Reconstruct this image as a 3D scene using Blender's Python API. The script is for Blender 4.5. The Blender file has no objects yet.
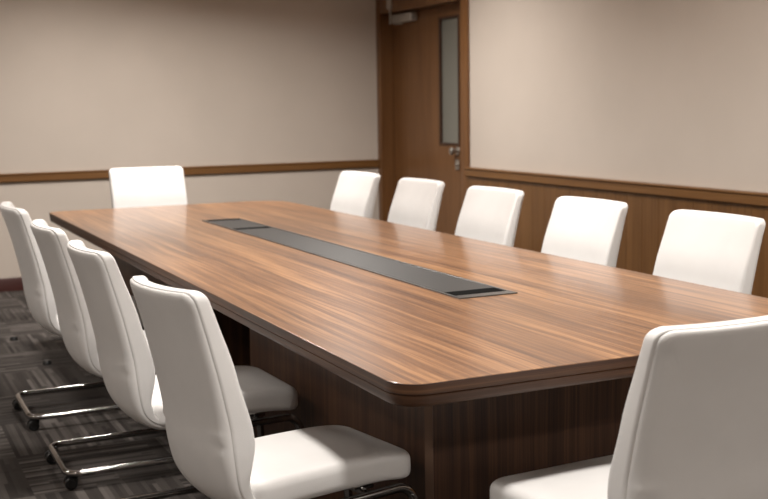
import bpy, bmesh, math, random
from mathutils import Vector, Matrix

sc = bpy.context.scene
C = sc.collection
PI = math.pi
random.seed(4)

# ------------------------------------------------------------------ helpers
def link_mesh(name, bm, mats, parent=None, smooth=True, angle=40):
    me = bpy.data.meshes.new(name)
    bmesh.ops.recalc_face_normals(bm, faces=bm.faces)
    bm.to_mesh(me); bm.free()
    for m in (mats if isinstance(mats, (list, tuple)) else [mats]):
        me.materials.append(m)
    if smooth:
        me.polygons.foreach_set('use_smooth', [True] * len(me.polygons))
        if angle < 180:
            me.set_sharp_from_angle(angle=math.radians(angle))
    o = bpy.data.objects.new(name, me)
    C.objects.link(o)
    if parent: o.parent = parent
    return o

def empty(name, loc=(0, 0, 0), rz=0.0):
    o = bpy.data.objects.new(name, None); C.objects.link(o)
    o.location = loc; o.rotation_euler = (0, 0, rz); o.empty_display_size = 0.1
    return o

def tag(o, label, cat, group=None):
    o['label'] = label; o['category'] = cat
    if group: o['group'] = group
    return o

def struct(o, label=None):
    o['kind'] = 'structure'
    if label: o['label'] = label
    return o

def add_box(bm, x0, x1, y0, y1, z0, z1, bevel=0.0, seg=2):
    vs = [bm.verts.new((x, y, z)) for x in (x0, x1) for y in (y0, y1) for z in (z0, z1)]
    idx = [(0, 1, 3, 2), (4, 6, 7, 5), (0, 4, 5, 1), (2, 3, 7, 6), (0, 2, 6, 4), (1, 5, 7, 3)]
    fs = [bm.faces.new([vs[i] for i in f]) for f in idx]
    if bevel > 0:
        es = list({e for f in fs for e in f.edges})
        bmesh.ops.bevel(bm, geom=es, offset=bevel, segments=seg, affect='EDGES', profile=0.5)
    return fs

def box(name, dims, mat, parent=None, bevel=0.0, seg=2):
    bm = bmesh.new(); add_box(bm, *dims, bevel=bevel, seg=seg)
    return link_mesh(name, bm, mat, parent)

def add_cyl(bm, p0, p1, r0, r1=None, n=24, cap=True):
    p0, p1 = Vector(p0), Vector(p1); r1 = r0 if r1 is None else r1
    d = (p1 - p0).normalized()
    a = d.orthogonal().normalized(); b = d.cross(a)
    A = [bm.verts.new(p0 + (a * math.cos(2 * PI * i / n) + b * math.sin(2 * PI * i / n)) * r0) for i in range(n)]
    B = [bm.verts.new(p1 + (a * math.cos(2 * PI * i / n) + b * math.sin(2 * PI * i / n)) * r1) for i in range(n)]
    for i in range(n):
        bm.faces.new((A[i], A[(i + 1) % n], B[(i + 1) % n], B[i]))
    if cap:
        bm.faces.new(A[::-1]); bm.faces.new(B)

def add_lathe(bm, org, axis, prof, n=28):
    """prof = list of (distance along axis, radius)"""
    org = Vector(org); d = Vector(axis).normalized()
    a = d.orthogonal().normalized(); b = d.cross(a)
    rings = []
    for t, r in prof:
        rings.append([bm.verts.new(org + d * t + (a * math.cos(2 * PI * i / n) + b * math.sin(2 * PI * i / n)) * max(r, 1e-4)) for i in range(n)])
    for R0, R1 in zip(rings, rings[1:]):
        for i in range(n):
            bm.faces.new((R0[i], R0[(i + 1) % n], R1[(i + 1) % n], R1[i]))
    bm.faces.new(rings[0][::-1]); bm.faces.new(rings[-1])

def fillet(pts, radii, seg=8):
    out = [Vector(pts[0])]
    for i in range(1, len(pts) - 1):
        p, a, b = Vector(pts[i]), Vector(pts[i - 1]), Vector(pts[i + 1])
        r = radii[i] if isinstance(radii, (list, tuple)) else radii
        if r <= 0: out.append(p); continue
        u, v = (a - p).normalized(), (b - p).normalized()
        ang = u.angle(v); t = r / math.tan(ang / 2)
        c = p + (u + v).normalized() * (r / math.sin(ang / 2))
        s, e = p + u * t - c, p + v * t - c
        tot = s.angle(e); ax = s.cross(e).normalized()
        for k in range(seg + 1):
            out.append(c + Matrix.Rotation(tot * k / seg, 3, ax) @ s)
    out.append(Vector(pts[-1]))
    return out

def add_tube(bm, pts, r, n=14, cap=True):
    pts = [Vector(p) for p in pts]
    t0 = (pts[1] - pts[0]).normalized(); a = t0.orthogonal().normalized()
    rings = []
    for i, p in enumerate(pts):
        if i == 0: t = t0
        elif i == len(pts) - 1: t = (pts[-1] - pts[-2]).normalized()
        else: t = ((pts[i + 1] - p).normalized() + (p - pts[i - 1]).normalized()).normalized()
        a = (a - t * a.dot(t)).normalized(); b = t.cross(a)
        rings.append([bm.verts.new(p + (a * math.cos(2 * PI * k / n) + b * math.sin(2 * PI * k / n)) * r) for k in range(n)])
    for R0, R1 in zip(rings, rings[1:]):
        for k in range(n):
            bm.faces.new((R0[k], R0[(k + 1) % n], R1[(k + 1) % n], R1[k]))
    if cap:
        bm.faces.new(rings[0][::-1]); bm.faces.new(rings[-1])

def rrect(hw, hl, R, inset=0.0, k=7, m=(8, 12)):
    """rounded rectangle outline in (a, b), inset evenly; R is one radius or one per corner (+-, ++, -+, --); constant number of points"""
    Rs = [max(r - inset, 0.0005) for r in (R if isinstance(R, tuple) else (R,) * 4)]
    hw, hl = hw - inset, hl - inset; pts = []
    cs = [(sx * (hw - r), sy * (hl - r), st, r) for (sx, sy, st), r in zip(((1, -1, -PI / 2), (1, 1, 0), (-1, 1, PI / 2), (-1, -1, PI)), Rs)]
    for q, (cx, cy, st, r) in enumerate(cs):
        for j in range(k + 1):
            th = st + (PI / 2) * j / k
            pts.append((cx + r * math.cos(th), cy + r * math.sin(th)))
        nx = cs[(q + 1) % 4]
        e = pts[-1]
        s = (nx[0] + nx[3] * math.cos(nx[2]), nx[1] + nx[3] * math.sin(nx[2]))
        mm = m[1] if q in (0, 2) else m[0]
        for j in range(1, mm):
            f = j / mm; pts.append((e[0] + (s[0] - e[0]) * f, e[1] + (s[1] - e[1]) * f))
    return pts

def rings_mesh(bm, hw, hl, R, prof, deform=None, inner=9, k=7, m=(8, 12)):
    """prof: list of (inset, c) from bottom edge to top edge; both faces filled with concentric rings"""
    deform = deform or (lambda a, b, c: (a, b, c))
    loops = []
    i0, c0 = prof[0]; base0 = rrect(hw, hl, R, i0, k, m)
    for s in range(1, inner): loops.append(([(a * s / inner, b * s / inner) for a, b in base0], c0))
    for i, c in prof: loops.append((rrect(hw, hl, R, i, k, m), c))
    i1, c1 = prof[-1]; base1 = rrect(hw, hl, R, i1, k, m)
    for s in range(inner - 1, 0, -1): loops.append(([(a * s / inner, b * s / inner) for a, b in base1], c1))
    V = [[bm.verts.new(deform(a, b, c)) for a, b in L] for L, c in loops]
    n = len(V[0])
    for A, B in zip(V, V[1:]):
        for i in range(n):
            bm.faces.new((A[i], A[(i + 1) % n], B[(i + 1) % n], B[i]))
    for L, c in ((V[0], c0), (V[-1], c1)):
        ctr = bm.verts.new(deform(0, 0, c))
        for i in range(n): bm.faces.new((L[i], L[(i + 1) % n], ctr))

def round_prof(th, r, seams=(), q=5, g=0.0022, dw=0.0028):
    pr = []
    for j in range(q + 1):
        t = PI / 2 * j / q; pr.append((r - r * math.sin(t), r - r * math.cos(t)))
    for s in seams:
        if s - dw > r and s + dw < th - r:
            pr += [(0.0, s - dw), (g, s - dw * 0.3), (g, s + dw * 0.3), (0.0, s + dw)]
    for j in range(q + 1):
        t = PI / 2 * j / q; pr.append((r - r * math.cos(t), th - r + r * math.sin(t)))
    return pr

class Path:
    """smooth 2-D curve through (x, z) points by arc length"""
    def __init__(s, pts):
        P = [Vector(p) for p in pts]; fine = []
        for i in range(len(P) - 1):
            p0, p1, p2, p3 = P[max(i - 1, 0)], P[i], P[i + 1], P[min(i + 2, len(P) - 1)]
            for j in range(12):
                t = j / 12
                fine.append(0.5 * ((2 * p1) + (p2 - p0) * t + (2 * p0 - 5 * p1 + 4 * p2 - p3) * t * t + (3 * p1 - p0 - 3 * p2 + p3) * t ** 3))
        fine.append(P[-1]); s.f = fine; s.L = [0]
        for a, b in zip(fine, fine[1:]): s.L.append(s.L[-1] + (b - a).length)
        s.len = s.L[-1]
    def at(s, l):
        l = min(max(l, 0), s.len); import bisect
        i = min(max(bisect.bisect_right(s.L, l) - 1, 0), len(s.f) - 2)
        d = s.L[i + 1] - s.L[i]; t = (l - s.L[i]) / d if d > 0 else 0
        p = s.f[i].lerp(s.f[i + 1], t)
        j0, j1 = max(i - 3, 0), min(i + 4, len(s.f) - 1)
        return p, (s.f[j1] - s.f[j0]).normalized()

def lerp_table(tab, x):
    if x <= tab[0][0]: return tab[0][1]
    for (a, va), (b, vb) in zip(tab, tab[1:]):
        if x <= b:
            t = (x - a) / (b - a); t = t * t * (3 - 2 * t); return va + (vb - va) * t
    return tab[-1][1]

# ------------------------------------------------------------------ materials
def srgb(r, g, b):
    f = lambda v: (v / 255 / 12.92) if v / 255 <= 0.04045 else ((v / 255 + 0.055) / 1.055) ** 2.4
    return (f(r), f(g), f(b), 1.0)

class M:
    def __init__(s, name, rough=0.5, metal=0.0, spec=0.5, coat=0.0, coat_rough=0.1):
        s.m = bpy.data.materials.new(name); s.m.use_nodes = True
        s.nt = s.m.node_tree; s.b = s.nt.nodes['Principled BSDF']
        s.b.inputs['Roughness'].default_value = rough; s.b.inputs['Metallic'].default_value = metal
        s.b.inputs['Specular IOR Level'].default_value = spec
        s.b.inputs['Coat Weight'].default_value = coat; s.b.inputs['Coat Roughness'].default_value = coat_rough
    def n(s, t, **kw):
        o = s.nt.nodes.new(t)
        for k, v in kw.items():
            if k in o.inputs: o.inputs[k].default_value = v
            else: setattr(o, k, v)
        return o
    def l(s, a, b): s.nt.links.new(a, b)
    def pos(s):
        return s.n('ShaderNodeTexCoord').outputs['Object']
    def math(s, op, a, b=None, c=None):
        o = s.n('ShaderNodeMath', operation=op)
        for i, v in enumerate((a, b, c)):
            if v is None: continue
            if isinstance(v, (int, float)): o.inputs[i].default_value = v
            else: s.l(v, o.inputs[i])
        return o.outputs[0]
    def sep(s, v):
        o = s.n('ShaderNodeSeparateXYZ'); s.l(v, o.inputs[0]); return o.outputs
    def comb(s, x, y, z):
        o = s.n('ShaderNodeCombineXYZ')
        for i, v in enumerate((x, y, z)):
            if isinstance(v, (int, float)): o.inputs[i].default_value = v
            else: s.l(v, o.inputs[i])
        return o.outputs[0]
    def noise(s, vec, scale, detail=4, rough=0.55, dist=0.0):
        o = s.n('ShaderNodeTexNoise'); o.inputs['Scale'].default_value = scale
        o.inputs['Detail'].default_value = detail; o.inputs['Roughness'].default_value = rough
        o.inputs['Distortion'].default_value = dist
        s.l(vec, o.inputs['Vector']); return o.outputs['Fac']
    def white(s, vec):
        o = s.n('ShaderNodeTexWhiteNoise', noise_dimensions='3D'); s.l(vec, o.inputs['Vector']); return o.outputs['Value']
    def ramp(s, fac, stops):
        o = s.n('ShaderNodeValToRGB'); e = o.color_ramp.elements
        while len(e) < len(stops): e.new(0.5)
        for el, (p, c) in zip(e, stops): el.position = p; el.color = c
        s.l(fac, o.inputs[0]); return o.outputs[0]
    def mix(s, fac, a, b, blend='MIX'):
        o = s.n('ShaderNodeMix', data_type='RGBA', blend_type=blend)
        for i, v in ((0, fac), (6, a), (7, b)):
            if isinstance(v, (int, float, tuple)): o.inputs[i].default_value = v
            else: s.l(v, o.inputs[i])
        return o.outputs[2]
    def color(s, c):
        if isinstance(c, tuple): s.b.inputs['Base Color'].default_value = c
        else: s.l(c, s.b.inputs['Base Color'])
    def bump(s, h, strength=0.2, dist=0.01):
        o = s.n('ShaderNodeBump'); o.inputs['Strength'].default_value = strength; o.inputs['Distance'].default_value = dist
        s.l(h, o.inputs['Height']); s.l(o.outputs[0], s.b.inputs['Normal'])

def leather():
    k = M('white_leather', rough=0.42, spec=0.45)
    p = k.pos(); f = k.noise(p, 6, 3)
    k.color(k.ramp(f, [(0.3, (0.71, 0.70, 0.69, 1)), (0.7, (0.755, 0.745, 0.735, 1))]))
    v = k.n('ShaderNodeTexVoronoi'); v.inputs['Scale'].default_value = 420; k.l(p, v.inputs['Vector'])
    h = k.math('ADD', k.math('MULTIPLY', v.outputs['Distance'], 0.25), k.noise(p, 9, 3))
    k.bump(h, 0.12, 0.006)
    return k.m

def wood(name, along, dark, mid, light, rough=0.3, coat=0.35, fine=70.0, coat_rough=0.12, broad=9.0):
    """along = 'x' | 'y' | 'z' | 'h' (horizontal run on any vertical face)"""
    k = M(name, rough=rough, coat=coat, coat_rough=coat_rough)
    x, y, z = k.sep(k.pos())
    run, ac, th = {'y': (y, x, z), 'x': (x, y, z), 'z': (z, k.math('ADD', x, y), 0.0), 'h': (k.math('ADD', x, y), z, 0.0)}[along]
    wob = k.noise(k.comb(k.math('MULTIPLY', run, 0.9), k.math('MULTIPLY', ac, 2.0), th), 1.0, 3)
    ac2 = k.math('ADD', ac, k.math('MULTIPLY', wob, 0.05))
    f1 = k.noise(k.comb(k.math('MULTIPLY', run, 0.55), k.math('MULTIPLY', ac2, broad), th), 1.0, 4, 0.6, 0.3)
    f2 = k.noise(k.comb(k.math('MULTIPLY', run, 1.1), k.math('MULTIPLY', ac2, fine), th), 1.0, 4, 0.6)
    f3 = k.noise(k.comb(k.math('MULTIPLY', run, 2.5), k.math('MULTIPLY', ac2, fine * 4), th), 1.0, 2, 0.5)
    f = k.math('ADD', k.math('MULTIPLY', f1, 0.32), k.math('ADD', k.math('MULTIPLY', f2, 0.48), k.math('MULTIPLY', f3, 0.20)))
    k.color(k.ramp(f, [(0.38, dark), (0.5, mid), (0.61, light)]))
    k.bump(f3, 0.03, 0.002)
    return k.m

def plain(name, c, rough=0.5, metal=0.0, spec=0.5, var=0.06, scale=8.0):
    k = M(name, rough=rough, metal=metal, spec=spec)
    f = k.noise(k.pos(), scale, 3)
    k.color(k.ramp(f, [(0.3, tuple(v * (1 - var) for v in c[:3]) + (1,)), (0.7, tuple(min(1, v * (1 + var)) for v in c[:3]) + (1,))]))
    return k.m

def wallpaper():
    k = M('wall_paint', rough=0.8, spec=0.25)
    p = k.pos(); f = k.noise(p, 1.3, 3); g = k.noise(p, 240, 2)
    k.color(k.ramp(f, [(0.3, (0.555, 0.490, 0.43, 1)), (0.7, (0.60, 0.530, 0.467, 1))]))
    k.bump(g, 0.08, 0.002)
    return k.m

def carpet():
    k = M('carpet_tiles', rough=0.95, spec=0.1)
    x, y, z = k.sep(k.pos())
    S = 0.5
    ux, uy = k.math('DIVIDE', x, S), k.math('DIVIDE', y, S)
    ix, iy = k.math('FLOOR', ux), k.math('FLOOR', uy)
    fx, fy = k.math('FRACT', ux), k.math('FRACT', uy)
    par = k.math('FLOORED_MODULO', k.math('ADD', ix, iy), 2.0)
    mixf = lambda a, b: k.math('ADD', k.math('MULTIPLY', a, k.math('SUBTRACT', 1.0, par)), k.math('MULTIPLY', b, par))
    across = mixf(fx, fy); along = mixf(fy, fx)
    tid = k.math('ADD', k.math('MULTIPLY', ix, 7.13), k.math('MULTIPLY', iy, 3.71))
    # narrow rows, each broken into random dashes
    rows = k.math('FLOOR', k.math('MULTIPLY', across, 30.0))
    rnd = k.white(k.comb(rows, tid, 0.0))
    ph = k.math('ADD', k.math('MULTIPLY', along, 1.3), k.math('MULTIPLY', rnd, 5.0))
    cell = k.white(k.comb(rows, tid, k.math('FLOOR', ph)))
    blocks = k.white(k.comb(k.math('FLOOR', k.math('MULTIPLY', across, 4.0)), tid, k.math('FLOOR', k.math('MULTIPLY', along, 1.6))))
    v = k.math('ADD', k.math('ADD', k.math('MULTIPLY', cell, 0.42), k.math('MULTIPLY', rnd, 0.34)), k.math('MULTIPLY', blocks, 0.24))
    pile = k.noise(k.pos(), 260, 2)
    v = k.math('ADD', k.math('MULTIPLY', v, 0.85), k.math('MULTIPLY', pile, 0.15))
    col = k.ramp(v, [(0.2, (0.030, 0.026, 0.024, 1)), (0.5, (0.056, 0.049, 0.045, 1)), (0.66, (0.085, 0.075, 0.069, 1)), (0.76, (0.125, 0.111, 0.103, 1))])
    k.color(col)
    h = k.math('ADD', k.noise(k.pos(), 420, 2), k.math('MULTIPLY', cell, 0.5))
    k.bump(h, 0.5, 0.004)
    return k.m

def emit(name, c, s):
    m = bpy.data.materials.new(name); m.use_nodes = True
    b = m.node_tree.nodes['Principled BSDF']
    b.inputs['Emission Color'].default_value = c; b.inputs['Emission Strength'].default_value = s
    return m

LEATHER = leather()
CHROME = plain('chrome', (0.34, 0.335, 0.33), rough=0.12, metal=1.0, var=0.02)
DARKCHROME = plain('brushed_steel', (0.55, 0.53, 0.50), rough=0.28, metal=1.0, var=0.04)
BLACK = plain('black_plastic', (0.012, 0.012, 0.012), rough=0.45)
GREYHUB = plain('grey_plastic', (0.05, 0.05, 0.05), rough=0.4)
WALL = wallpaper()
CARPET = carpet()
CEIL = plain('ceiling_paint', (0.74, 0.71, 0.66), rough=0.9, var=0.01)
W_D, W_M, W_L = (0.088, 0.036, 0.014, 1), (0.205, 0.093, 0.037, 1), (0.40, 0.205, 0.088, 1)
LITSTRIPWOOD = wood('lit_walnut_strip', 'z', (0.10, 0.058, 0.038, 1), (0.15, 0.088, 0.058, 1), (0.19, 0.115, 0.078, 1), rough=0.4, coat=0.1, fine=90, broad=22)
TOPWOOD = wood('walnut_tabletop', 'y', W_D, W_M, W_L, rough=0.34, coat=0.4, coat_rough=0.14, fine=66, broad=12)
SHADEDEDGEWOOD = wood('shaded_walnut_edge', 'h', (0.030, 0.012, 0.0055, 1), (0.060, 0.025, 0.011, 1), (0.105, 0.048, 0.020, 1), rough=0.5, coat=0.0, fine=150, broad=30)  # darker than the top: less light on the edges put into the colour
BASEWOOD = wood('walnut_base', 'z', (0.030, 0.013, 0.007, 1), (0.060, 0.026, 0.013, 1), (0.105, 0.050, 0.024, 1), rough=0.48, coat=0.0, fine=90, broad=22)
WAINSCOT = wood('oak_wainscot', 'z', (0.110, 0.048, 0.014, 1), (0.155, 0.071, 0.022, 1), (0.195, 0.094, 0.032, 1), rough=0.4, coat=0.15, fine=60, broad=12)
RAILWOOD = wood('oak_rail', 'h', (0.125, 0.053, 0.014, 1), (0.175, 0.079, 0.022, 1), (0.21, 0.10, 0.032, 1), rough=0.4, coat=0.2, fine=90, broad=25)
DOORWOOD = wood('oak_door', 'z', (0.125, 0.052, 0.016, 1), (0.170, 0.075, 0.025, 1), (0.205, 0.095, 0.035, 1), rough=0.42, coat=0.15, fine=60, broad=8)
JAMBWOOD = DOORWOOD
BASEBOARD = plain('baseboard_paint', (0.055, 0.014, 0.011), rough=0.45)
SLOT = plain('slot_shade', (0.004, 0.004, 0.004), rough=0.9, spec=0.05)
TRAYMETAL = plain('dark_anodised_lid', (0.022, 0.022, 0.022), rough=0.42, metal=0.0, var=0.08, scale=30)
TRAYRIM = plain('dark_anodised_rim', (0.10, 0.098, 0.096), rough=0.3, metal=0.6, var=0.05)
SILVER = plain('silver_paint', (0.52, 0.50, 0.46), rough=0.35, metal=0.5)
k = M('frosted_glass', rough=0.35, spec=0.5); k.color((0.20, 0.20, 0.175, 1)); GLASS = k.m

# ------------------------------------------------------------------ camera
YAW, PIT, ROLL = math.radians(25.15242), math.radians(7.32914), math.radians(-0.91227)
cy, sy, cp, sp = math.cos(YAW), math.sin(YAW), math.cos(PIT), math.sin(PIT)
fw = Vector((sy * cp, cy * cp, -sp)); rt = Vector((cy, -sy, 0)); up = rt.cross(fw)
r2 = math.cos(ROLL) * rt + math.sin(ROLL) * up; u2 = -math.sin(ROLL) * rt + math.cos(ROLL) * up
cd = bpy.data.cameras.new('camera'); cam = bpy.data.objects.new('camera', cd); C.objects.link(cam)
mat = Matrix((r2, u2, -fw)).transposed().to_4x4(); mat.translation = (0, 0, 1.35); cam.matrix_world = mat
cd.sensor_width = 36; cd.lens = 1124.81 * 36 / 768; cd.clip_start = 0.05
cd.dof.use_dof = True; cd.dof.focus_distance = 3.0; cd.dof.aperture_fstop = 4.6
sc.camera = cam

# ------------------------------------------------------------------ room shell
XL, XR, YN, YF, ZC = -2.6, 4.109, -2.2, 8.799, 2.70
T = 0.25
DY0, DY1, DZ = 7.335, 8.72, 2.105            # doorway in the right wall
REC = 0.10
struct(box('floor', (XL - T, XR + T, YN - T, YF + T, -0.12, 0.0), CARPET), 'dark striped carpet tiles')
struct(box('ceiling', (XL - T, XR + T, YN - T, YF + T, ZC, ZC + 0.12), CEIL))
struct(box('wall_far', (XL - T, XR + T, YF, YF + T, 0, ZC), WALL), 'beige far wall')
struct(box('wall_left', (XL - T, XL, YN, YF, 0, ZC), WALL))
struct(box('wall_near', (XL - T, XR + T, YN - T, YN, 0, ZC), WALL))
bm = bmesh.new()
add_box(bm, XR, XR + T, YN, DY0 - 0.02, 0, ZC)
add_box(bm, XR, XR + T, DY0 - 0.02, YF, DZ + 0.02, ZC)
add_box(bm, XR, XR + T, DY1 + 0.02, YF, 0, DZ + 0.02)
add_box(bm, XR + REC + 0.06, XR + T, DY0 - 0.02, DY1 + 0.02, 0, DZ + 0.02)
struct(link_mesh('wall_right', bm, WALL), 'beige right wall with the doorway')

RT, RB = 0.886, 0.818
def rail(name, pts2, run0, run1, axis, label):
    """moulded profile (depth, z) swept along an axis on a wall"""
    bm = bmesh.new()
    if axis == 'x': f = lambda d, z, t: (t, YF - d, z)
    else: f = lambda d, z, t: (XR - d, t, z)
    A = [bm.verts.new(f(d, z, run0)) for d, z in pts2]; B = [bm.verts.new(f(d, z, run1)) for d, z in pts2]
    n = len(A)
    for i in range(n): bm.faces.new((A[i], A[(i + 1) % n], B[(i + 1) % n], B[i]))
    bm.faces.new(A); bm.faces.new(B[::-1])
    return bm
pr = [(0, RB), (0.018, RB), (0.024, RB + 0.008), (0.024, RT - 0.016), (0.03, RT - 0.010), (0.03, RT - 0.003), (0.027, RT), (0, RT)]
struct(link_mesh('trim_1', rail('r', pr, XL, XR, 'x', ''), RAILWOOD, angle=25), 'brown wooden chair rail on the far wall')
pr2 = [(0, RB), (0.036, RB), (0.042, RB + 0.008), (0.042, RT - 0.016), (0.05, RT - 0.010), (0.05, RT - 0.003), (0.047, RT), (0, RT)]
CAS0 = 7.231
struct(link_mesh('trim_2', rail('r', pr2, YN, CAS0, 'y', ''), RAILWOOD, angle=25), 'brown wooden cap rail on the wainscot')
# wainscot: vertical boards with shallow grooves, one panelled surface
bm = bmesh.new(); y = CAS0; wB = 0.145
while y > YN + 0.01:
    y1 = max(y - wB, YN)
    add_box(bm, XR - 0.022, XR, y1 + 0.0006, y - 0.0006, 0.10, RB + 0.005, bevel=0.0015, seg=1); y -= wB
add_box(bm, XR - 0.016, XR, YN, CAS0, 0.10, RB)
struct(link_mesh('trim_3', bm, WAINSCOT, angle=25), 'brown wood panel wainscot along the right wall')
bm = rail('b', [(0, 0), (0.016, 0), (0.016, 0.085), (0.01, 0.10), (0, 0.10)], XL, XR, 'x', '')
struct(link_mesh('baseboard_far', bm, BASEBOARD, angle=25), 'dark red-brown baseboard')
bm = rail('b', [(0, 0), (0.03, 0), (0.03, 0.09), (0.024, 0.10), (0, 0.10)], YN, CAS0, 'y', '')
struct(link_mesh('baseboard_right', bm, BASEBOARD, angle=25))
box_b = box('baseboard_left', (XL, XL + 0.016, YN, YF - 0.016, 0, 0.10), BASEBOARD); struct(box_b)

# door set in the right wall
door = struct(empty('door_1', (XR + REC, 8.05, 0)), 'brown wooden door with a narrow glass strip')
def dpart(o, parent=door, off=(XR + REC, 8.05, 0)):
    o.parent = parent; o.location = (-off[0], -off[1], -off[2]); return o
WY0, WY1, WZ0, WZ1 = 7.565, 7.890, 1.030, 2.020
bm = bmesh.new(); LX0, LX1 = XR + REC, XR + REC + 0.045
add_box(bm, LX0, LX1, DY0 + 0.002, WY0, 0.008, DZ - 0.004, bevel=0.0015, seg=1)
add_box(bm, LX0, LX1, WY1, DY1 - 0.003, 0.008, DZ - 0.004, bevel=0.0015, seg=1)
add_box(bm, LX0 + 0.0002, LX1, WY0, WY1, 0.008, WZ0); add_box(bm, LX0 + 0.0002, LX1, WY0, WY1, WZ1, DZ - 0.004)
dpart(link_mesh('door_leaf', bm, DOORWOOD, angle=25))
bm = bmesh.new(); gb = 0.018
for d in ((WY0, WY0 + gb, WZ0, WZ1), (WY1 - gb, WY1, WZ0, WZ1), (WY0 + gb, WY1 - gb, WZ0, WZ0 + gb), (WY0 + gb, WY1 - gb, WZ1 - gb, WZ1)):
    add_box(bm, LX0 - 0.008, LX0 + 0.03, *d, bevel=0.002, seg=1)
dpart(link_mesh('glazing_bead', bm, BASEWOOD, angle=25))
dpart(box('glass_pane', (LX0 + 0.016, LX0 + 0.022, WY0 + 0.01, WY1 - 0.01, WZ0 + 0.01, WZ1 - 0.01), GLASS))
bm = bmesh.new()      # casing and lining
add_box(bm, XR - 0.022, XR, CAS0, DY0, 0, DZ + 0.14, bevel=0.004)
add_box(bm, XR - 0.022, XR, DY1, YF - 0.001, 0, DZ + 0.14, bevel=0.004)
add_box(bm, XR - 0.022, XR, DY0 + 0.0005, DY1 - 0.0005, DZ, DZ + 0.14, bevel=0.004)
add_box(bm, XR, LX1 + 0.01, DY0 - 0.019, DY0, 0, DZ); add_box(bm, XR, LX1 + 0.01, DY1, DY1 + 0.019, 0, DZ)
add_box(bm, XR, LX1 + 0.01, DY0, DY1, DZ, DZ + 0.019)
dpart(link_mesh('door_frame', bm, JAMBWOOD, angle=25))
# handle: round rose with a lever, and a lock plate below
KY, KZ = 7.600, 0.990
bm = bmesh.new()
add_lathe(bm, (LX0, KY, KZ), (-1, 0, 0), [(0, .034), (.006, .034), (.009, .030), (.012, .014), (.036, .013), (.042, .026), (.05, .031), (.062, .030), (.07, .020), (.072, 0.001)])
h = dpart(link_mesh('door_knob', bm, DARKCHROME)); h['label'] = 'metal door knob'
bm = bmesh.new(); add_box(bm, LX0 - 0.012, LX0, KY - 0.03, KY + 0.03, 0.845, 0.925, bevel=0.006, seg=3)
add_lathe(bm, (LX0 - 0.010, KY, 0.885), (-1, 0, 0), [(0, .017), (.008, .017), (.011, .012), (.011, .001)])
dpart(link_mesh('lock_plate', bm, DARKCHROME))
# door closer on the head of the leaf, hinge side
bm = bmesh.new(); add_box(bm, LX0 - 0.07, LX0 - 0.002, 8.25, 8.60, 2.020, 2.092, bevel=0.010, seg=3)
cl = dpart(link_mesh('door_closer', bm, SILVER)); cl['label'] = 'silver door closer box'
bm = bmesh.new()
add_cyl(bm, (LX0 - 0.036, 8.50, 2.022), (LX0 - 0.036, 8.50, 2.012), 0.016)
add_box(bm, LX0 - 0.105, LX0 - 0.020, 8.490, 8.510, 2.008, 2.014, bevel=0.002, seg=1)
add_box(bm, XR - 0.048, XR - 0.021, 8.470, 8.530, 2.130, 2.22, bevel=0.004)
add_box(bm, XR - 0.034, XR - 0.022, 8.494, 8.506, 2.008, 2.135)
a = link_mesh('closer_arm', bm, SILVER, angle=25); a.parent = cl

# ------------------------------------------------------------------ meeting table
X0, X1, Y0, Y1, TT = 1.026, 2.484, 2.116, 6.891, 0.75
tcx, tcy = (X0 + X1) / 2, (Y0 + Y1) / 2
hw, hl = (X1 - X0) / 2, (Y1 - Y0) / 2
table = tag(empty('meeting_table', (tcx, tcy, 0)), 'long walnut meeting table with rounded corners, white chairs all round it', 'table')
TH = 0.054
bm = bmesh.new()
prof = [(0.006, -0.026), (0.001, -0.0255), (0.0, -0.0245), (0.0, -0.022), (0.0, -0.006), (0.0, -0.002), (0.0008, -0.0007), (0.0022, 0.0), (0.006, 0.0), (0.03, 0.0)]
rings_mesh(bm, hw, hl, (0.075, 0.22, 0.075, 0.075), prof, lambda a, b, c: (a, b, TT + c), inner=4, k=12, m=(6, 14))
bm.normal_update()
bmesh.ops.recalc_face_normals(bm, faces=bm.faces)
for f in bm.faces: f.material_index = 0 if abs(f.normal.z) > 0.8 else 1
link_mesh('tabletop', bm, [TOPWOOD, SHADEDEDGEWOOD], table, angle=12)
bm = bmesh.new()
prof = [(0.020, -TH), (0.010, -TH), (0.0065, -0.052), (0.004, -0.048), (0.0025, -0.042), (0.0020, -0.029), (0.004, -0.0275), (0.006, -0.026)]
rings_mesh(bm, hw, hl, (0.075, 0.22, 0.075, 0.075), prof, lambda a, b, c: (a, b, TT + c), inner=4, k=12, m=(6, 14))
link_mesh('edge_moulding', bm, SHADEDEDGEWOOD, table, angle=30)

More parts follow.
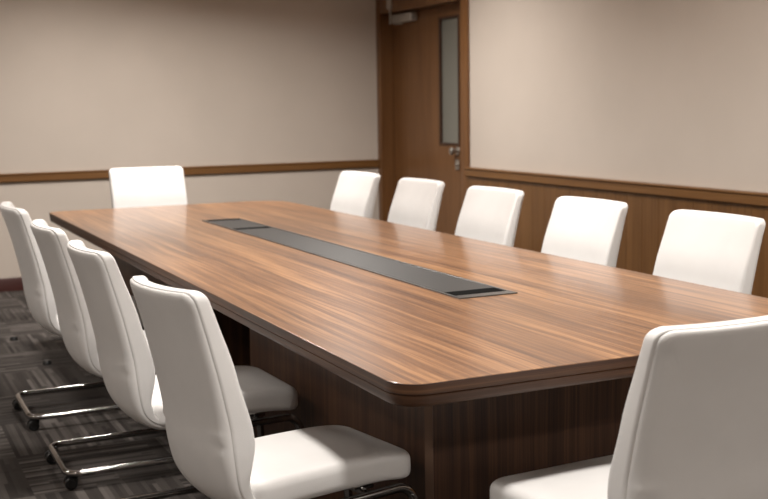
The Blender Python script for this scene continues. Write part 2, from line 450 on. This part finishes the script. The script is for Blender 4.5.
def pedestal(x0, x1, y0, y1):
    bm = bmesh.new(); ch = 0.016; h = TT - TH
    o = [(x0 + ch, y0), (x1 - ch, y0), (x1, y0 + ch), (x1, y1 - ch), (x1 - ch, y1), (x0 + ch, y1), (x0, y1 - ch), (x0, y0 + ch)]
    o = [(px - tcx, py - tcy) for px, py in o]
    A = [bm.verts.new((px, py, 0)) for px, py in o]; B = [bm.verts.new((px, py, h)) for px, py in o]
    for i in range(8): bm.faces.new((A[i], A[(i + 1) % 8], B[(i + 1) % 8], B[i]))
    bm.faces.new(A[::-1]); bm.faces.new(B)
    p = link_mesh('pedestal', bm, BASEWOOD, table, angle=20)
    for sx, sy in ((0, 0), (1, 0), (0, 1), (1, 1)):       # slim strip on each chamfered corner, lighter colour paints the light it catches
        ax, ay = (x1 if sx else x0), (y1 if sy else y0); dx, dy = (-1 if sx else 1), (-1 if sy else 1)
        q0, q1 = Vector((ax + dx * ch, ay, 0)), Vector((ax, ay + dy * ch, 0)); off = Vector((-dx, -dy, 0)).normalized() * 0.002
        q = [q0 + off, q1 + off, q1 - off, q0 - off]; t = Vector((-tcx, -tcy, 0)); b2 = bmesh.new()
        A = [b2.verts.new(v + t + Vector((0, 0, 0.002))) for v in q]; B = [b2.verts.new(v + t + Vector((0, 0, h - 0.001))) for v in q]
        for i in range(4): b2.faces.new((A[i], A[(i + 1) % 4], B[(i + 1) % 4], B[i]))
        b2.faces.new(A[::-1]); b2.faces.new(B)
        link_mesh('corner_strip', b2, LITSTRIPWOOD, p, smooth=False)
    return p
PX0, PX1 = 1.30, 2.15
pedestal(PX0, PX1, 2.52, 3.975)
pedestal(PX0, PX1, 5.05, 6.47)
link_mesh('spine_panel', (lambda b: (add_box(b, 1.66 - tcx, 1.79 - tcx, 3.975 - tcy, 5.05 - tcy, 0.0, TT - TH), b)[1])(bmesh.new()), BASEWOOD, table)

# cable channel let into the top
SX0, SX1, SY0, SY1 = 1.667, 1.878, 3.007, 5.831
def tb(bm, x0, x1, y0, y1, z0, z1, bev=0.0): add_box(bm, x0 - tcx, x1 - tcx, y0 - tcy, y1 - tcy, z0, z1, bevel=bev, seg=1)
bm = bmesh.new(); rw = 0.011
tb(bm, SX0, SX0 + rw, SY0, SY1, TT - 0.002, TT + 0.0035, 0.001); tb(bm, SX1 - rw, SX1, SY0, SY1, TT - 0.002, TT + 0.0035, 0.001)
tb(bm, SX0 + rw, SX1 - rw, SY0, SY0 + 0.045, TT - 0.002, TT + 0.0035, 0.001); tb(bm, SX0 + rw, SX1 - rw, SY1 - 0.012, SY1, TT - 0.002, TT + 0.0035, 0.001)
chan = link_mesh('cable_channel', bm, TRAYRIM, table, angle=25); chan['label'] = 'dark metal cable channel along the middle of the top'
bm = bmesh.new(); tb(bm, SX0 + rw, SX1 - rw, SY0 + 0.045, SY1 - 0.012, TT - 0.002, TT + 0.0006)
link_mesh('slot_shade_sheet', bm, SLOT, chan)  # flat black sheet, its colour paints the shade of an uncut slot
for a_, b_ in ((3.132, 5.275), (5.345, 5.755)):
    bm = bmesh.new(); tb(bm, SX0 + rw + 0.002, SX1 - rw - 0.002, a_, b_, TT + 0.0004, TT + 0.0028, 0.0008)
    link_mesh('lid', bm, TRAYMETAL, chan, angle=25)

# ------------------------------------------------------------------ chair
SW = 0.207                                    # half width of the back
rear = Path([(0.30, 0.380), (0.24, 0.375), (0.185, 0.373), (0.128, 0.381), (0.082, 0.408), (0.050, 0.455), (0.030, 0.53), (0.018, 0.62),
             (0.003, 0.70), (-0.018, 0.79), (-0.041, 0.87), (-0.066, 0.942)])
LL = rear.len
WING = 0.030
def smooth(a, b, x):
    t = min(1, max(0, (x - a) / (b - a))); return t * t * (3 - 2 * t)
def back_deform(l0, l1, off, thick, nominal, dent=0.0):
    mid, half = (l0 + l1) / 2, (l1 - l0) / 2
    def f(a, b, c):
        l = mid + b; p, t = rear.at(l)
        n = Vector((t.y, -t.x))               # forward / up
        s = l / LL
        n = n.lerp(Vector((1, 0.0)), smooth(0.65, 0.9, s)).normalized()
        wsc = lerp_table([(0, 0.90), (0.25, 0.95), (0.5, 1.0), (1, 0.985)], s)
        w = WING * (0.25 + 0.75 * min(1, s * 1.8) + 0.25 * smooth(0.75, 1, s)) * abs(a / SW) ** 2.2
        d = off(l) + c / nominal * thick(l) + w
        for sg in (-1, 1):
            if dent:
                d += dent * math.exp(-((a - sg * 0.175) / 0.022) ** 2 - ((l - 0.405) / 0.008) ** 2)
                d -= dent * 0.7 * math.exp(-((a - sg * 0.178) / 0.03) ** 2 - ((l - 0.425) / 0.010) ** 2)
                d += dent * 0.7 * math.exp(-((a - sg * 0.180) / 0.014) ** 2 - ((l - LL + 0.062) / 0.007) ** 2)
        q = p + n * d
        return (q.x, a * wsc, q.y)
    return f, half
pthick = lambda l: lerp_table([(0.05, 0.016), (0.22, 0.017), (0.36, 0.022), (0.52, 0.018), (LL, 0.014)], l)
cthick = lambda l: lerp_table([(0.17, 0.016), (0.26, 0.032), (0.40, 0.062), (0.55, 0.050), (LL, 0.038)], l)
def two_r(th, r0, r1, q=6):
    pr = [(r0 - r0 * math.sin(PI / 2 * j / q), r0 - r0 * math.cos(PI / 2 * j / q)) for j in range(q + 1)]
    return pr + [(r1 - r1 * math.cos(PI / 2 * j / q), th - r1 + r1 * math.sin(PI / 2 * j / q)) for j in range(q + 1)]

def make_chair():
    root = empty('conference_chair')
    # rear panel: wraps from under the seat to the top edge
    bm = bmesh.new(); f, hb = back_deform(0.085, LL, lambda l: 0.0, pthick, 0.03, dent=0.004)
    rings_mesh(bm, SW - 0.005, hb - 0.004, 0.026, two_r(0.03, 0.022, 0.003), f, inner=16, m=(16, 44))
    link_mesh('back_panel', bm, LEATHER, root, angle=180)
    # front cushion
    bm = bmesh.new(); f, hb = back_deform(0.16, LL + 0.0005, lambda l: pthick(l) - 0.0025, cthick, 0.04)
    rings_mesh(bm, SW + 0.0005, hb, 0.028, two_r(0.04, 0.0055, 0.014), f, inner=14, m=(14, 36))
    link_mesh('back_cushion', bm, LEATHER, root, angle=180)
    # seat
    sx0, sx1, st = 0.112, 0.600, 0.074
    def sd(a, b, c):
        x = (sx0 + sx1) / 2 + b; u = (x - sx0) / (sx1 - sx0)
        z = 0.398 + c
        z += -0.014 * max(0, (u - 0.72) / 0.28) ** 2 + 0.004 * math.sin(u * PI)
        top = max(0, (c - 0.03) / 0.048)
        z += top * 0.008 * (1 - (a / 0.205) ** 2) * math.sin(min(1, u * 1.02) * PI)
        return (x, a * (1 - 0.03 * u), z)
    bm = bmesh.new()
    rings_mesh(bm, 0.207, (sx1 - sx0) / 2, 0.055, round_prof(st, 0.024, seams=(0.049,), q=6, g=0.0012, dw=0.0018), sd, inner=12, m=(14, 20))
    link_mesh('seat', bm, LEATHER, root, angle=180)
    # chrome cantilever tube, one continuous bend
    r = 0.0125; yb = 0.190; zt, zb = 0.371, 0.060
    half = lambda s: [(0.225, s * yb, zt - 0.003), (0.592, s * yb, zt + 0.004), (0.60, s * yb, zb), (-0.014, s * yb, zb)]
    pts = half(-1) + half(1)[::-1]
    path = fillet(pts, [0, 0.055, 0.06, 0.05, 0.05, 0.06, 0.055, 0], 8)
    bm = bmesh.new(); add_tube(bm, path, r, 16)
    add_tube(bm, [(0.225, -yb, zt - 0.003), (0.225, yb, zt - 0.003)], 0.010, 12)
    add_tube(bm, [(0.46, -yb, zt + 0.001), (0.46, yb, zt + 0.001)], 0.010, 12)
    for x in (0.245, 0.46):
        for s in (-1, 1):
            add_box(bm, x - 0.03, x + 0.03, s * 0.13 - 0.02, s * 0.13 + 0.02, zt + 0.006, 0.395, bevel=0.002, seg=1)
    link_mesh('frame', bm, CHROME, root, angle=50)
    for x, s in ((0.008, -1), (-0.006, 1), (0.50, -1), (0.50, 1)):
        bm = bmesh.new(); yc = s * (yb - 0.030)
        add_cyl(bm, (x, yc, zb + 0.002), (x, yc, 0.040), 0.013, 0.013, 16)
        add_box(bm, x - 0.026, x + 0.018, yc - 0.009, yc + 0.009, 0.022, 0.048, bevel=0.006, seg=2)
        ca = link_mesh('caster', bm, BLACK, root, angle=40)
        bm = bmesh.new()
        for q in (-1, 1):
            add_lathe(bm, (x - 0.008, yc + q * 0.008, 0.0225), (0, q, 0),
                      [(0, .014), (0.001, .021), (.003, .0225), (.012, .0225), (.015, .020), (.0155, .014), (.0135, .013), (.0135, .001)], 24)
        link_mesh('caster_wheel', bm, [BLACK], ca, angle=40)
    return root

def copy_tree(o, parent=None):
    c = o.copy(); C.objects.link(c)
    if parent: c.parent = parent
    for ch in list(o.children): copy_tree(ch, c)
    return c

spots = [  # x, y, facing angle, scale (width, height), label
    (0.645, 2.568, 10, 0.83, 1.004, 'white leather chair at the near end of the left row, whole seat showing'),
    (0.633, 3.435, 2, 0.97, 1.0, 'white leather chair second from the camera along the left side of the table'),
    (0.628, 4.190, 0, 1.06, 1.0, 'white leather chair third from the camera along the left side of the table'),
    (0.618, 5.050, 0, 1.18, 1.006, 'white leather chair farthest from the camera on the left side, at the picture edge'),
    (2.790, 3.130, 180, 1.14, 1.0, 'white leather chair closest to the camera along the panelled right wall'),
    (2.790, 3.890, 180, 1.15, 1.0, 'white leather chair second from the camera along the panelled right wall'),
    (2.790, 4.670, 180, 1.16, 1.0, 'white leather chair in the middle of the row by the panelled right wall'),
    (2.790, 5.450, 180, 1.17, 1.0, 'white leather chair in front of the brown door, right side of the table'),
    (2.790, 6.270, 180, 1.28, 1.0, 'white leather chair at the far end of the right row, beside the door frame'),
    (1.722, 7.290, -90, 1.18, 1.03, 'white leather chair alone at the far table end, against the far wall'),
    (1.575, 1.690, 93, 1.13, 0.98, 'white leather chair seen from behind at the near table end, lower right corner'),
]
proto = make_chair()
for i, (x, y, a, ws, hs, lab) in enumerate(spots):
    o = proto if i == 0 else copy_tree(proto)
    o.location = (x, y, 0); o.rotation_euler = (0, 0, math.radians(a)); o.scale = (1, ws, hs)
    tag(o, lab, 'chair', 'white conference chairs around the table')

# ------------------------------------------------------------------ small caps on the carpet
for x, y, lab in ((0.867, 6.12, 'small black cap on the carpet left of the table, the nearer of two'),
                  (0.792, 6.874, 'small black cap on the carpet near the baseboard, the farther of two')):
    bm = bmesh.new(); add_lathe(bm, (0, 0, 0), (0, 0, 1), [(0, .024), (.016, .022), (.022, .016), (.023, .001)])
    o = link_mesh('floor_cap', bm, BLACK); o.location = (x, y, 0)
    tag(o, lab, 'floor cap', 'black caps on the carpet')

# ------------------------------------------------------------------ lights
WARM = (1.0, 0.945, 0.885)
LENS = emit('unseen_downlight_lens', (1, 0.9, 0.78, 1), 6)
def unseen_downlight(x, y, power, spread=150, size=0.30):
    bm = bmesh.new()
    add_lathe(bm, (0, 0, 0), (0, 0, -1), [(0, .20), (.004, .20), (.008, .192), (.008, .165), (.001, .164)], 32)
    o = struct(link_mesh('unseen_ceiling_light', bm, CEIL)); o.location = (x, y, ZC)
    bm = bmesh.new(); add_cyl(bm, (0, 0, -0.001), (0, 0, -0.003), 0.163, n=32)
    link_mesh('lens', bm, LENS, o)
    ld = bpy.data.lights.new('unseen_downlight', 'AREA'); ld.shape = 'DISK'; ld.size = size
    ld.energy = power; ld.color = WARM; ld.spread = math.radians(spread)
    l = bpy.data.objects.new('unseen_downlight', ld); C.objects.link(l); l.location = (x, y, ZC - 0.012)
for x, y, p in ((0.95, 1.65, 34), (2.95, 1.65, 32), (0.95, 3.9, 32), (2.5, 3.9, 38), (1.45, 7.2, 49), (2.85, 6.7, 44), (-1.4, 2.0, 28), (-1.4, 5.5, 30), (0.95, -1.1, 34), (2.95, -1.1, 34)):  # left-side and behind-camera lamps are unseen fill, added to brighten chair backs
    unseen_downlight(x, y, p)
w = bpy.data.worlds.new('world'); sc.world = w; w.use_nodes = True
w.node_tree.nodes['Background'].inputs[0].default_value = (1, 0.93, 0.85, 1); w.node_tree.nodes['Background'].inputs[1].default_value = 0.05

# ------------------------------------------------------------------ view
sc.view_settings.view_transform = 'Standard'; sc.view_settings.look = 'None'
sc.view_settings.exposure = 0.0; sc.view_settings.gamma = 1.0; sc.view_settings.use_curve_mapping = False
sc.cycles.use_denoising = True; sc.cycles.max_bounces = 8; sc.cycles.diffuse_bounces = 5; sc.cycles.sample_clamp_indirect = 6
